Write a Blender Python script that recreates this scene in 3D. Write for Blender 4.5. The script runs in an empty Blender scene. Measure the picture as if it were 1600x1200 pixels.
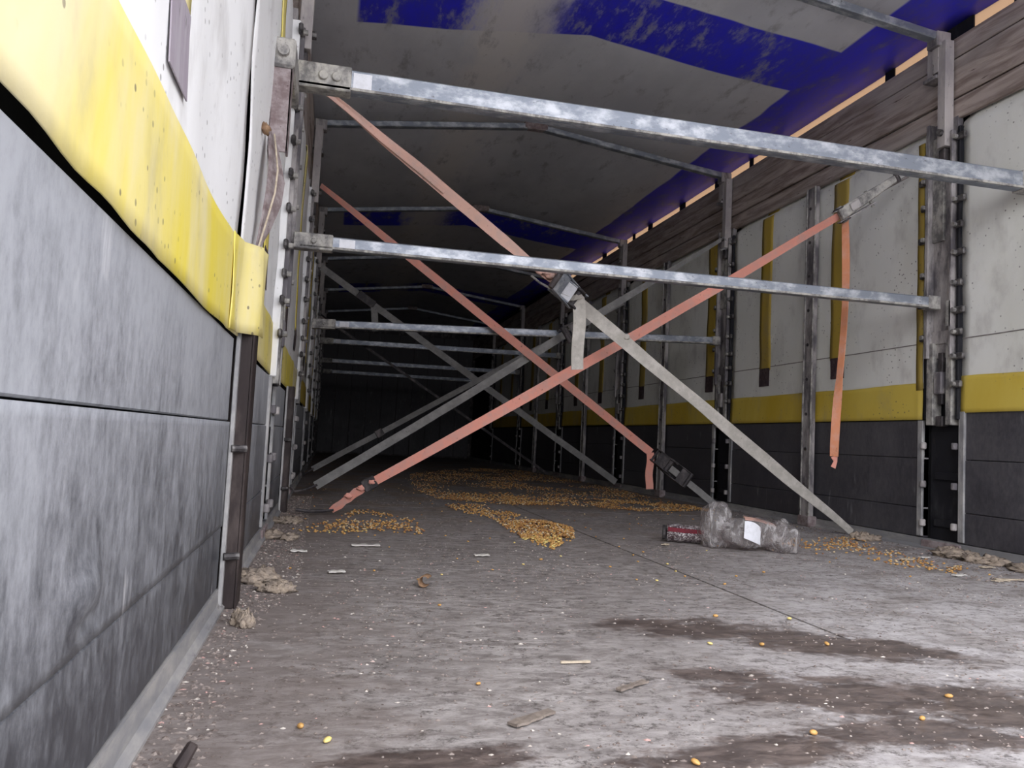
import bpy, bmesh, math, random
import numpy as np
from mathutils import Vector, Matrix, noise

random.seed(7)
rng = np.random.default_rng(11)
S = bpy.context.scene
C = S.collection

# ------------------------------------------------------------------ camera
YAW, PITCH, ROLL, FPX, CAMH = 0.2225, 0.0709, 0.0491, 1245.45, 0.3402
fw = Vector((math.sin(YAW)*math.cos(PITCH), math.cos(YAW)*math.cos(PITCH), math.sin(PITCH)))
rt0 = Vector((math.cos(YAW), -math.sin(YAW), 0)); up0 = rt0.cross(fw)
rt = rt0*math.cos(ROLL) + up0*math.sin(ROLL); up = rt.cross(fw)
cam = bpy.data.cameras.new('camera'); co = bpy.data.objects.new('camera', cam); C.objects.link(co)
cam.sensor_fit = 'HORIZONTAL'; cam.sensor_width = 36; cam.lens = FPX/1600*36; cam.clip_start = 0.02; cam.clip_end = 300
mw = Matrix.Identity(4)
for i in range(3):
    mw[i][0], mw[i][1], mw[i][2] = rt[i], up[i], -fw[i]
mw[2][3] = CAMH
co.matrix_world = mw; S.camera = co

# ------------------------------------------------------------------ light
S.view_settings.view_transform = 'Standard'; S.view_settings.look = 'None'
S.view_settings.gamma = 1; S.view_settings.use_curve_mapping = False
S.view_settings.exposure = 2.55
world = bpy.data.worlds.new('overcast_sky'); S.world = world; world.use_nodes = True
bg = world.node_tree.nodes['Background']; bg.inputs[0].default_value = (0.94, 0.945, 1.0, 1); bg.inputs[1].default_value = 1.0
sun = bpy.data.lights.new('sun', 'SUN'); sun.energy = .30; sun.angle = 0.02; sun.color = (1.0, 0.86, 0.68)
so = bpy.data.objects.new('sun', sun); C.objects.link(so)
so.rotation_euler = Vector((-0.80, -0.06, -0.62)).to_track_quat('-Z', 'Y').to_euler()
pl = bpy.data.lights.new('rear_opening_portal', 'AREA'); pl.shape = 'RECTANGLE'; pl.size = 2.5; pl.size_y = 2.1
pl.cycles.is_portal = True
po = bpy.data.objects.new('rear_opening_portal', pl); C.objects.link(po)
po.location = (1.057, 0.11, 1.03); po.rotation_euler = (math.radians(90), 0, 0)     # faces +Y, into the load space
S.cycles.max_bounces = 6; S.cycles.diffuse_bounces = 4; S.cycles.adaptive_threshold = .025; S.cycles.transparent_max_bounces = 12
S.cycles.sample_clamp_indirect = 6

# ------------------------------------------------------------------ sizes
XL, XR, XM = -0.183, 2.297, 1.057
Y0, Y1 = 0.12, 13.3
PIL = [2.62, 4.38, 6.12, 7.87, 9.62, 11.37]            # pillar rows
ZT = 0.50                                               # top of the sideboards

# ------------------------------------------------------------------ node helpers
class NT:
    def __init__(s, name, rough=0.7, metal=0.0, spec=0.3):
        s.m = bpy.data.materials.new(name); s.m.use_nodes = True
        s.t = s.m.node_tree; s.n = s.t.nodes; s.b = s.n['Principled BSDF']
        s.set('Roughness', rough); s.set('Metallic', metal); s.set('Specular IOR Level', spec)
        s.pos = s.n.new('ShaderNodeNewGeometry').outputs['Position']
    def lk(s, a, b): s.t.links.new(a, b)
    def set(s, k, v):
        i = s.b.inputs[k]
        if hasattr(v, 'is_linked'): s.lk(v, i)
        else: i.default_value = v
    def put(s, sock, v):
        if hasattr(v, 'is_linked'): s.lk(v, sock)
        elif isinstance(v, (tuple, list)):
            sock.default_value = tuple(v) + ((1,) if len(v) == 3 and sock.type == 'RGBA' else ())
        else: sock.default_value = v
    def map(s, scale=(1, 1, 1), loc=(0, 0, 0), rot=(0, 0, 0), vec=None):
        k = s.n.new('ShaderNodeMapping'); s.lk(vec or s.pos, k.inputs[0])
        k.inputs['Scale'].default_value = scale; k.inputs['Location'].default_value = loc; k.inputs['Rotation'].default_value = rot
        return k.outputs[0]
    def noise(s, scale, detail=4, rough=0.6, vec=None, dist=0.0):
        k = s.n.new('ShaderNodeTexNoise'); s.lk(vec or s.pos, k.inputs['Vector'])
        k.inputs['Scale'].default_value = scale; k.inputs['Detail'].default_value = detail
        k.inputs['Roughness'].default_value = rough; k.inputs['Distortion'].default_value = dist
        return k.outputs['Fac']
    def vor(s, scale, vec=None):
        k = s.n.new('ShaderNodeTexVoronoi'); s.lk(vec or s.pos, k.inputs['Vector']); k.inputs['Scale'].default_value = scale
        return k.outputs['Distance']
    def step(s, v, a, b):                    # smooth map a..b -> 0..1
        k = s.n.new('ShaderNodeMapRange'); k.interpolation_type = 'SMOOTHSTEP'; s.put(k.inputs['Value'], v)
        flip = a > b
        k.inputs['From Min'].default_value = min(a, b); k.inputs['From Max'].default_value = max(a, b)
        k.inputs['To Min'].default_value = 1.0 if flip else 0.0; k.inputs['To Max'].default_value = 0.0 if flip else 1.0
        return k.outputs[0]
    def math(s, op, a, b=0.0, c=0.0):
        k = s.n.new('ShaderNodeMath'); k.operation = op; s.put(k.inputs[0], a); s.put(k.inputs[1], b); s.put(k.inputs[2], c)
        return k.outputs[0]
    def mul(s, a, b): return s.math('MULTIPLY', a, b)
    def add(s, a, b): return s.math('ADD', a, b)
    def mx(s, a, b): return s.math('MAXIMUM', a, b)
    def mix(s, f, a, b):
        k = s.n.new('ShaderNodeMix'); k.data_type = 'RGBA'
        s.put(k.inputs[0], f); s.put(k.inputs[6], a); s.put(k.inputs[7], b)
        return k.outputs[2]
    def xyz(s, vec=None):
        k = s.n.new('ShaderNodeSeparateXYZ'); s.lk(vec or s.pos, k.inputs[0]); return k.outputs
    def col(s, c): s.set('Base Color', c); return s
    def bump(s, h, strength=0.3, dist=0.005):
        k = s.n.new('ShaderNodeBump'); k.inputs['Strength'].default_value = strength; k.inputs['Distance'].default_value = dist
        s.lk(h, k.inputs['Height']); s.lk(k.outputs[0], s.b.inputs['Normal']); return s

def c3(*c): return (c[0], c[1], c[2], 1)

def worn(name, base, dirt, scale=9, stretch=(1, 1, 1), lo=.42, hi=.66, rough=.65, metal=0.0, bump=.2, dark=(.03, .026, .026)):
    t = NT(name, rough, metal)
    v = t.map(stretch)
    n1 = t.noise(scale, 6, .65, v); n2 = t.noise(scale*4.1, 4, .6, v)
    c = t.mix(t.step(n1, lo, hi), c3(*base), c3(*dirt))
    c = t.mix(t.step(n2, .62, .78), c, c3(*dark))
    t.col(c).bump(n2, bump, .003)
    return t.m

M = {}
M['steel'] = worn('galvanised_steel', (.24, .265, .31), (.56, .58, .62), 22, (.6, 1, 1), .42, .70, .5, .5, .2, (.10, .10, .11))
M['dirty_steel'] = worn('dirty_steel', (.16, .155, .155), (.47, .45, .415), 26, (1, 1, .7), .36, .64, .65, .2, .5, (.10, .085, .08))
M['post'] = worn('post_paint', (.13, .12, .13), (.46, .43, .42), 10, (1, 1, .35), .40, .62, .6, .1, .25)
M['upper_post'] = worn('pale_post_paint', (.36, .33, .33), (.52, .48, .46), 13, (1, 1, .4), .4, .66, .7, 0, .25)
M['black'] = worn('black_rubber', (.012, .012, .016), (.05, .05, .055), 9, (1, 1, .5), .5, .8, .7, 0, .15)
M['dark_metal'] = worn('dark_metal', (.05, .045, .048), (.16, .14, .14), 18, (1, 1, .6), .45, .7, .55, .3, .25)
M['rust'] = worn('rusty_steel', (.20, .15, .15), (.36, .31, .31), 30, (1, 1, 1), .35, .65, .85, .1, .6, (.09, .06, .055))
M['dark_brown'] = worn('dark_brown_steel', (.030, .022, .022), (.095, .075, .07), 14, (1, 1, .4), .45, .75, .6, .2, .2)
M['edge'] = worn('sideboard_edge_profile', (.24, .24, .25), (.48, .47, .46), 14, (1, 1, .4), .38, .66, .55, .2, .25, (.08, .08, .08))
M['alu'] = worn('aluminium_floor_rail', (.26, .26, .27), (.44, .42, .40), 12, (1, .3, 1), .4, .66, .6, .25, .2, (.12, .10, .10))
M['hook'] = worn('hook_steel', (.055, .05, .052), (.20, .19, .185), 40, (1, 1, 1), .4, .65, .55, .4, .2)
M['pink'] = worn('salmon_webbing', (.74, .32, .25), (.60, .33, .28), 16, (1, 1, 1), .4, .7, .85, 0, .3, (.22, .09, .07))
M['pink_dusty'] = worn('dusty_pink_webbing', (.62, .38, .31), (.52, .36, .31), 16, (1, 1, 1), .4, .7, .85, 0, .3, (.28, .17, .14))
M['grey_web'] = worn('grey_webbing', (.40, .375, .34), (.54, .51, .47), 20, (1, 1, 1), .4, .7, .9, 0, .35, (.24, .22, .20))
M['dark_web'] = worn('dark_grey_webbing', (.24, .235, .23), (.33, .32, .31), 16, (1, 1, 1), .4, .7, .9, 0, .3, (.13, .12, .12))
M['orange_cord'] = worn('orange_webbing_edge', (.72, .30, .16), (.70, .36, .26), 20, (1, 1, 1), .4, .7, .85, 0, .2, (.35, .15, .09))
M['white_print'] = worn('white_printed_label', (.74, .75, .80), (.66, .67, .71), 60, (1, 1, 1), .4, .7, .5, 0, .05, (.10, .10, .13))
M['rope'] = worn('thin_grey_rope', (.20, .18, .17), (.28, .25, .24), 40)
M['paper'] = worn('pale_paper', (.62, .60, .56), (.52, .49, .45), 60)
M['straw'] = worn('dry_straw', (.55, .47, .36), (.40, .33, .25), 60)
M['meal'] = worn('crumbled_meal', (.42, .34, .265), (.29, .24, .20), 55, (1, 1, 1), .35, .65, .95, 0, 1.0, (.24, .18, .14))
M['leaf'] = worn('dry_leaf', (.22, .13, .075), (.34, .22, .13), 60)
M['splinter'] = worn('dark_splinter', (.17, .14, .12), (.24, .20, .17), 50)
M['ground'] = worn('concrete_yard', (.33, .33, .335), (.40, .40, .405), .8, (1, 1, 1), .4, .6, .9, 0, .1, (.12, .12, .12))
M['light_block'] = worn('light_block_dark', (.085, .07, .062), (.11, .09, .08), 3, (1, 1, 3), .4, .6, .9, 0, .1)  # surface of the added sky blocker behind the camera
M['opaque_backing'] = worn('light_tight_backing', (.03, .03, .033), (.05, .05, .05), 4, (1, 1, 1), .4, .6, .9, 0, .1)

def tarp(name, base, faded, left):
    t = NT(name, .55, 0, .35)
    v = t.map((1, 1, .35)); n1 = t.noise(2.4, 6, .6, v, .4); n2 = t.noise(30, 5, .65); n3 = t.noise(9, 5, .6, t.map((1, 1, .6)))
    c = t.mix(t.step(n1, .36, .66), c3(*base), c3(*faded))
    c = t.mix(t.mul(t.step(n3, .50, .78), .38), c, c3(.30, .27, .25))
    sp = t.vor(46); sp2 = t.noise(6, 3)
    dots = t.mul(t.step(sp, .19, .12), t.step(sp2, .45, .62))
    c = t.mix(t.mul(dots, .75), c, c3(.12, .10, .09))
    t.col(c).bump(t.add(t.mul(n1, .6), t.mul(n2, .15)), .35, .012)
    return t.m
M['tarp_white'] = tarp('white_tarpaulin', (.77, .77, .71), (.83, .83, .79), 0)
M['tarp_white_left'] = tarp('white_tarpaulin_left', (.88, .88, .88), (.82, .815, .81), 1)  # same white tarp, colour lightened to carry the overexposed left side
M['tarp_yellow'] = tarp('yellow_tarpaulin', (.60, .42, .045), (.68, .52, .10), 0)
M['tarp_yellow_left'] = tarp('faded_yellow_tarpaulin', (.80, .66, .08), (.78, .70, .46), 1)
M['tarp_strip'] = tarp('ochre_strip', (.50, .35, .05), (.40, .29, .07), 0)
M['patch'] = worn('dark_buckle_patch', (.055, .035, .04), (.10, .075, .075), 40)
M['patch_left'] = worn('grey_violet_patch', (.30, .26, .30), (.36, .33, .36), 30, (1, 1, .2))

def panel(name, base, dust, amt_lo, amt_hi, streak, zfade):
    """dark sideboard sheet with dust that clings to it in vertical streaks, thicker towards its top"""
    t = NT(name, .5, 0, .35)
    n1 = t.noise(15, 7, .72, t.map((1, 1, .33))); n2 = t.noise(70, 6, .75, t.map((1, 1, .55))); n3 = t.noise(3.2, 4, .6)
    z = t.xyz()[2]
    d = t.add(t.mul(n1, .42), t.add(t.mul(n2, .48), t.mul(n3, .35)))
    d = t.add(d, t.mul(t.math('SUBTRACT', z, .25), zfade))
    c = t.mix(t.step(d, amt_lo, amt_hi), c3(*base), c3(*dust))
    st = t.noise(26, 4, .6, t.map((1, 1, .12))); c = t.mix(t.mul(t.mul(t.step(st, .60, .74), t.step(t.noise(7, 4, .6), .46, .62)), streak), c, c3(.58, .58, .60))
    t.col(c).bump(n2, .12, .002); t.set('Roughness', t.math('MULTIPLY_ADD', t.step(d, amt_lo, amt_hi), .35, .38))
    return t.m
M['panel_left'] = panel('dusty_sideboard', (.040, .042, .050), (.34, .35, .375), .40, .88, .65, .80)
M['panel_right'] = panel('dark_sideboard', (.045, .043, .052), (.115, .11, .118), .45, .9, .35, .15)

def m_floor():
    t = NT('worn_plywood_floor', .75, 0, .35)
    x, y, z = t.xyz()[:3]
    lat = t.map((1.0, 2.1, 1), rot=(0, 0, .22))
    n1 = t.noise(2.3, 6, .62); n2 = t.noise(17, 8, .76, lat, .5); n3 = t.noise(38, 8, .85, t.map((1, 1.2, 1), rot=(0, 0, .15))); n4 = t.noise(5.5, 5, .65, t.map((1, 1.5, 1), (3, 1, 0)))
    c = t.mix(t.step(n2, .33, .68), c3(.150, .130, .123), c3(.40, .37, .358))
    c = t.mix(t.mul(t.step(n1, .40, .66), .55), c, c3(.19, .168, .160))
    c = t.mix(t.mul(t.mul(t.step(n3, .50, .60), t.step(t.noise(6.5, 5, .7), .34, .58)), .92), c, c3(.06, .05, .046))
    c = t.mix(t.mul(t.step(t.noise(90, 4, .7), .62, .72), .7), c, c3(.45, .42, .40))
    # paler zone towards the near right
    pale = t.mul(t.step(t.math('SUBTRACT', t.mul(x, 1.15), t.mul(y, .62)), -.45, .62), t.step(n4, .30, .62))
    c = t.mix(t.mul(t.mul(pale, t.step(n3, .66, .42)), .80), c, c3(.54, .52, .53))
    dirt = t.mul(t.step(t.add(x, t.mul(t.math('SUBTRACT', n4, .5), .9)), .22, -.10), .55)
    c = t.mix(dirt, c, c3(.17, .135, .12))
    # brown wet stains, each with its own outline
    def ell(cx, cy, rx, ry, rot):
        m = t.map((1/rx, 1/ry, 0), vec=t.map((1, 1, 0), (0, 0, 0), (0, 0, 0), t.rot_about(cx, cy, rot)))
        k = t.n.new('ShaderNodeVectorMath'); k.operation = 'LENGTH'; t.lk(m, k.inputs[0]); return k.outputs['Value']
    def rot_about(cx, cy, r):
        k = t.n.new('ShaderNodeVectorMath'); k.operation = 'SUBTRACT'; t.lk(t.pos, k.inputs[0]); k.inputs[1].default_value = (cx, cy, 0)
        w = t.n.new('ShaderNodeVectorRotate'); w.rotation_type = 'Z_AXIS'; t.lk(k.outputs[0], w.inputs['Vector']); w.inputs['Angle'].default_value = -r
        return w.outputs[0]
    t.rot_about = rot_about
    E = [(.70, 1.43, .19, .085, -.15), (.93, 1.30, .24, .10, -.45), (.76, 1.02, .24, .11, -.25), (.93, .97, .17, .13, -.2), (.12, .86, .15, .040, .12),
         (.49, .84, .18, .050, .1), (.62, 1.13, .13, .045, -.2), (.75, .88, .16, .06, -.1)]
    dmin = None
    for e in E:
        d = ell(*e); dmin = d if dmin is None else t.math('MINIMUM', dmin, d)
    edge = t.add(dmin, t.mul(t.math('SUBTRACT', t.noise(8, 8, .78, t.map((1, 1.6, 1))), .5), 3.0))
    wet = t.step(edge, 1.15, .60)
    c = t.mix(t.mul(wet, .88), c, t.mix(t.step(n2, .4, .65), c3(.050, .036, .032), c3(.135, .100, .086)))
    grain = t.mul(t.step(t.noise(3.0, 5, .6, t.map((1, 1, 1), (7, 2, 0))), .47, .62), t.step(y, 2.0, 5.0))
    c = t.mix(t.mul(grain, .5), c, c3(.24, .15, .085))
    t.col(c); t.set('Roughness', t.math('MULTIPLY_ADD', wet, -.42, .80))
    t.bump(t.add(t.mul(n3, .5), n2), .35, .004)
    return t.m
M['floor'] = m_floor()
M['joint'] = worn('joint_dirt', (.05, .042, .04), (.10, .085, .075), 40)

def m_roof():
    t = NT('roof_tarpaulin', .5, 0, .35)
    x, y, z = t.xyz()[:3]
    n1 = t.noise(2.2, 6, .62, t.map((1, .5, 1))); n2 = t.noise(11, 6, .7, t.map((1, .35, 1))); n3 = t.noise(40, 4, .6)
    wob = t.mul(t.math('SUBTRACT', t.noise(2.0, 2), .5), .05)
    c = t.mix(t.step(n1, .35, .66), c3(.60, .61, .665), c3(.73, .74, .79))
    # blue print: a band along the right eave and bands across the roof
    lon = t.mul(t.step(t.add(x, wob), 2.075, 2.09), 1.0)
    yy = t.add(y, wob)
    crossb = None
    for a, b in ((2.99, 3.39), (6.35, 6.85), (9.7, 10.2)):
        k = t.mul(t.step(yy, a, a+.012), t.step(yy, b+.012, b)); crossb = k if crossb is None else t.mx(crossb, k)
    crossb = t.mul(crossb, t.step(x, .0, .02))
    rub = t.mul(t.mx(t.mul(t.step(t.add(x, t.mul(n2, .35)), .60, .72), t.step(t.add(x, t.mul(n2, .35)), 1.12, .98)), t.step(n2, .50, .76)), .75)
    blue = t.mul(t.mx(lon, crossb), t.math('SUBTRACT', 1.0, t.mul(rub, t.step(x, 2.0, 1.9))))
    c = t.mix(blue, c, t.mix(t.step(n2, .35, .7), c3(.040, .040, .78), c3(.065, .065, .50)))
    # pale rubbed strip down the middle left, grime elsewhere
    pale = t.mul(t.step(t.add(x, t.mul(n2, .35)), .62, .80), t.step(t.add(x, t.mul(n2, .35)), 1.10, .86))
    c = t.mix(t.mul(pale, .8), c, c3(.82, .79, .78))
    c = t.mix(t.mul(t.step(n2, .54, .74), .6), c, c3(.21, .21, .235))
    c = t.mix(t.mul(t.step(n3, .66, .76), .35), c, c3(.10, .09, .09))
    t.col(c).bump(t.add(n1, t.mul(n2, .2)), .3, .012)
    return t.m
M['roof'] = m_roof()

def m_wood():
    t = NT('grey_brown_planks', .8, 0, .25)
    v = t.map((1, .10, 1)); n1 = t.noise(30, 6, .65, v, .6); n2 = t.noise(3, 4, .6, t.map((1, .4, 1)))
    c = t.mix(t.step(n1, .35, .66), c3(.22, .17, .15), c3(.46, .385, .345))
    c = t.mix(t.mul(t.step(n2, .45, .65), .6), c, c3(.45, .41, .39))
    c = t.mix(t.step(t.noise(60, 3, .6, v), .66, .75), c, c3(.11, .08, .07))
    t.col(c).bump(n1, .35, .004); return t.m
M['wood'] = m_wood()

def m_hem():
    t = NT('translucent_hem', .6, 0, .2); t.col(c3(.45, .32, .22))
    tr = t.n.new('ShaderNodeBsdfTranslucent'); tr.inputs[0].default_value = (.30, .19, .11, 1)
    mx = t.n.new('ShaderNodeMixShader'); mx.inputs[0].default_value = .40
    out = t.n['Material Output']; t.lk(t.b.outputs[0], mx.inputs[1]); t.lk(tr.outputs[0], mx.inputs[2]); t.lk(mx.outputs[0], out.inputs[0])
    return t.m
M['hem'] = m_hem()

def m_plastic():
    t = NT('crumpled_clear_plastic', .25, 0, .6)
    n = t.noise(26, 5, .7, t.map((1, 1, .5)), 1.2); c = t.mix(t.step(n, .40, .66), c3(.40, .385, .38), c3(.60, .58, .58)); t.col(c); t.bump(n, .8, .012); t.set('Roughness', .16)
    tp = t.n.new('ShaderNodeBsdfTransparent'); tp.inputs[0].default_value = (.86, .82, .82, 1)
    mx = t.n.new('ShaderNodeMixShader'); t.lk(t.math('MULTIPLY_ADD', t.step(n, .44, .66), .40, .22), mx.inputs[0])
    out = t.n['Material Output']; t.lk(tp.outputs[0], mx.inputs[1]); t.lk(t.b.outputs[0], mx.inputs[2]); t.lk(mx.outputs[0], out.inputs[0])
    return t.m
M['plastic'] = m_plastic()

def m_pack():
    t = NT('printed_packet', .4, 0, .5)
    v = t.map((1, 1, 1), rot=(0, 0, .3)); w = t.n.new('ShaderNodeTexWave'); t.lk(v, w.inputs['Vector']); w.inputs['Scale'].default_value = 13
    w.inputs['Distortion'].default_value = 9; w.inputs['Detail'].default_value = 2
    c = t.mix(t.step(t.noise(75, 5, .7, t.map((1, 1, 2)), 1.5), .50, .56), c3(.06, .035, .04), c3(.50, .47, .47)); t.col(c); return t.m
M['pack'] = m_pack()
M['pack_red'] = worn('dark_red_print', (.20, .03, .045), (.14, .03, .04), 60)
M['pack_black'] = worn('packet_end', (.03, .028, .03), (.07, .06, .06), 60)

def m_kernel():
    t = NT('maize_kernel', .45, 0, .4)
    oi = t.n.new('ShaderNodeNewGeometry'); r = oi.outputs['Random Per Island']
    c = t.mix(t.step(r, 0, 1), c3(.36, .17, .06), c3(.64, .38, .12)); c = t.mix(t.step(r, .80, .86), c, c3(.58, .45, .28)); c = t.mix(t.step(r, .16, .04), c, c3(.30, .14, .07))
    t.col(c); return t.m
M['kernel'] = m_kernel()
def m_fresh():
    t = NT('fresh_maize_kernel', .4, 0, .4); t.col(t.mix(t.noise(120), c3(.78, .58, .14), c3(.74, .62, .30))); return t.m
M['kernel_fresh'] = m_fresh()
def m_debris():
    t = NT('floor_crumbs', .9, 0, .2)
    r = t.n.new('ShaderNodeNewGeometry').outputs['Random Per Island']
    c = t.mix(r, c3(.12, .095, .085), c3(.30, .255, .23)); c = t.mix(t.step(r, .90, .92), c, c3(.55, .50, .45)); c = t.mix(t.step(r, .97, .98), c, c3(.48, .30, .27))
    t.col(c); return t.m
M['debris'] = m_debris()

# ------------------------------------------------------------------ mesh helpers
def wloc(o):
    v = Vector((0, 0, 0))
    while o: v = v + o.location; o = o.parent
    return v
def tag(o, label, cat, group=None, kind=None):
    if label: o['label'] = label
    if cat: o['category'] = cat
    if group: o['group'] = group
    if kind: o['kind'] = kind
    return o
def empty(name, loc, label=None, cat=None, group=None, kind=None):
    o = bpy.data.objects.new(name, None); C.objects.link(o); o.location = loc; o.empty_display_size = .1
    return tag(o, label, cat, group, kind)

class MB:
    def __init__(s): s.v = []; s.f = []
    def addv(s, vs, fs):
        k = len(s.v); s.v += [tuple(p) for p in vs]; s.f += [tuple(i+k for i in f) for f in fs]; return s
    def box(s, x0, x1, y0, y1, z0, z1):
        x0, x1 = min(x0, x1), max(x0, x1); y0, y1 = min(y0, y1), max(y0, y1)
        return s.addv([(x0, y0, z0), (x1, y0, z0), (x1, y1, z0), (x0, y1, z0), (x0, y0, z1), (x1, y0, z1), (x1, y1, z1), (x0, y1, z1)],
                      [(0, 3, 2, 1), (4, 5, 6, 7), (0, 1, 5, 4), (1, 2, 6, 5), (2, 3, 7, 6), (3, 0, 4, 7)])
    def obox(s, c, ax, ay, az):
        c, ax, ay, az = map(Vector, (c, ax, ay, az))
        vs = [c+ax*i+ay*j+az*k for k in (-1, 1) for i, j in ((-1, -1), (1, -1), (1, 1), (-1, 1))]
        fs = [(0, 3, 2, 1), (4, 5, 6, 7), (0, 1, 5, 4), (1, 2, 6, 5), (2, 3, 7, 6), (3, 0, 4, 7)]
        if ax.cross(ay).dot(az) < 0: fs = [tuple(reversed(f)) for f in fs]
        return s.addv(vs, fs)
    def cyl(s, p, q, r, n=12, r2=None):
        p, q = Vector(p), Vector(q); d = (q-p).normalized(); a = d.orthogonal().normalized(); b = d.cross(a); r2 = r if r2 is None else r2
        vs = [p+(a*math.cos(t)+b*math.sin(t))*r for t in [2*math.pi*i/n for i in range(n)]] + [q+(a*math.cos(t)+b*math.sin(t))*r2 for t in [2*math.pi*i/n for i in range(n)]]
        fs = [(i, (i+1) % n, n+(i+1) % n, n+i) for i in range(n)] + [tuple(range(n))[::-1], tuple(range(n, 2*n))]
        return s.addv(vs, fs)
    def tube(s, pts, r, n=8):
        pts = [Vector(p) for p in pts]; k = len(s.v); m = len(pts); ref = None
        for i, p in enumerate(pts):
            d = (pts[min(i+1, m-1)]-pts[max(i-1, 0)]).normalized()
            a = d.orthogonal() if ref is None else ref - d*ref.dot(d); a.normalize(); ref = a; b = d.cross(a)
            s.v += [tuple(p+(a*math.cos(2*math.pi*j/n)+b*math.sin(2*math.pi*j/n))*r) for j in range(n)]
        for i in range(m-1):
            for j in range(n):
                s.f.append((k+i*n+j, k+i*n+(j+1) % n, k+(i+1)*n+(j+1) % n, k+(i+1)*n+j))
        s.f.append(tuple(k+j for j in range(n))[::-1]); s.f.append(tuple(k+(m-1)*n+j for j in range(n)))
        return s
    def ribbon(s, pts, wd, w, t=.003):
        """flat webbing along pts; wd = width direction per point (or one), w = width (or list), t = thickness"""
        pts = [Vector(p) for p in pts]; m = len(pts); k = len(s.v)
        for i, p in enumerate(pts):
            d = (pts[min(i+1, m-1)]-pts[max(i-1, 0)]).normalized()
            a = Vector(wd[i] if isinstance(wd, list) else wd); a = (a-d*a.dot(d)).normalized(); n = d.cross(a)
            ww = (w[i] if isinstance(w, list) else w)/2
            s.v += [tuple(p+a*ww+n*t/2), tuple(p-a*ww+n*t/2), tuple(p-a*ww-n*t/2), tuple(p+a*ww-n*t/2)]
        for i in range(m-1):
            for j in range(4):
                s.f.append((k+i*4+j, k+i*4+(j+1) % 4, k+(i+1)*4+(j+1) % 4, k+(i+1)*4+j))
        s.f.append((k+3, k+2, k+1, k)); e = k+(m-1)*4; s.f.append((e, e+1, e+2, e+3))
        return s
    def grid(s, fn, nu, nv):
        k = len(s.v)
        for i in range(nu+1):
            for j in range(nv+1): s.v.append(tuple(fn(i/nu, j/nv)))
        for i in range(nu):
            for j in range(nv):
                a = k+i*(nv+1)+j; s.f.append((a, a+nv+1, a+nv+2, a+1))
        return s
    def blob(s, c, r, seed=0, amp=.25, n=10, m=7, fr=2.0):
        c = Vector(c); k = len(s.v); r = Vector(r)
        for i in range(m+1):
            th = math.pi*i/m
            for j in range(n):
                ph = 2*math.pi*j/n; d = Vector((math.sin(th)*math.cos(ph), math.sin(th)*math.sin(ph), math.cos(th)))
                q = 1+amp*noise.noise(d*fr+Vector((seed*3.1, seed*1.7, seed)))*1.6
                s.v.append((c.x+d.x*r.x*q, c.y+d.y*r.y*q, c.z+d.z*r.z*q))
        for i in range(m):
            for j in range(n):
                s.f.append((k+i*n+j, k+(i+1)*n+j, k+(i+1)*n+(j+1) % n, k+i*n+(j+1) % n))
        return s
    def build(s, name, mat, parent=None, bevel=0, smooth=False, solid=0, sub=0, loc=None):
        me = bpy.data.meshes.new(name); off = wloc(parent) if parent else Vector((0, 0, 0))
        if loc is not None: off = off if parent else Vector(loc)
        me.from_pydata([(x-off.x, y-off.y, z-off.z) for x, y, z in s.v], [], s.f); me.update()
        o = bpy.data.objects.new(name, me); C.objects.link(o); me.materials.append(M[mat] if isinstance(mat, str) else mat)
        if parent: o.parent = parent
        elif loc is not None: o.location = loc
        if smooth:
            for p in me.polygons: p.use_smooth = True
        if solid:
            k = o.modifiers.new('thickness', 'SOLIDIFY'); k.thickness = solid; k.offset = 0
        if bevel:
            k = o.modifiers.new('bevel', 'BEVEL'); k.width = bevel; k.segments = 1; k.limit_method = 'ANGLE'
        if sub:
            k = o.modifiers.new('sub', 'SUBSURF'); k.levels = sub; k.render_levels = sub
        return o

def copy_tree(o, parent=None, loc=None):
    c = o.copy(); C.objects.link(c); c.parent = parent
    if loc is not None: c.location = loc
    for ch in list(o.children): copy_tree(ch, c)
    return c

# ------------------------------------------------------------------ the setting
yard = MB().box(-40, 40, -40, 60, -1.30, -1.2).build('ground', 'ground'); yard['kind'] = 'structure'
light_block = MB().box(-14, 16, -5.6, -5.2, -1.2, .95).build('light_block_wall', 'light_block'); light_block['kind'] = 'structure'    # added unseen behind the camera; blocks low sky so the depth goes dark
# floor: bearer plate below, plywood sheets above with open joints
fl = MB().box(XL-.07, XR+.07, Y0, Y1, -.06, -.021).build('floor', 'joint'); fl['kind'] = 'structure'
sx = .972
rows = [(Y0, 1.3355), (1.337, 3.84), (3.845, 6.34), (6.345, 8.84), (8.845, 11.3), (11.305, Y1)]
for i, (a, b) in enumerate(rows):
    cols = [(XL-.065, XR+.065)] if i == 0 else [(XL-.065, sx-.004), (sx+.004, XR+.065)]
    for c0, c1 in cols:
        MB().box(c0, c1, a, b, -.02, 0).build('floor_sheet', 'floor', fl)
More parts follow.
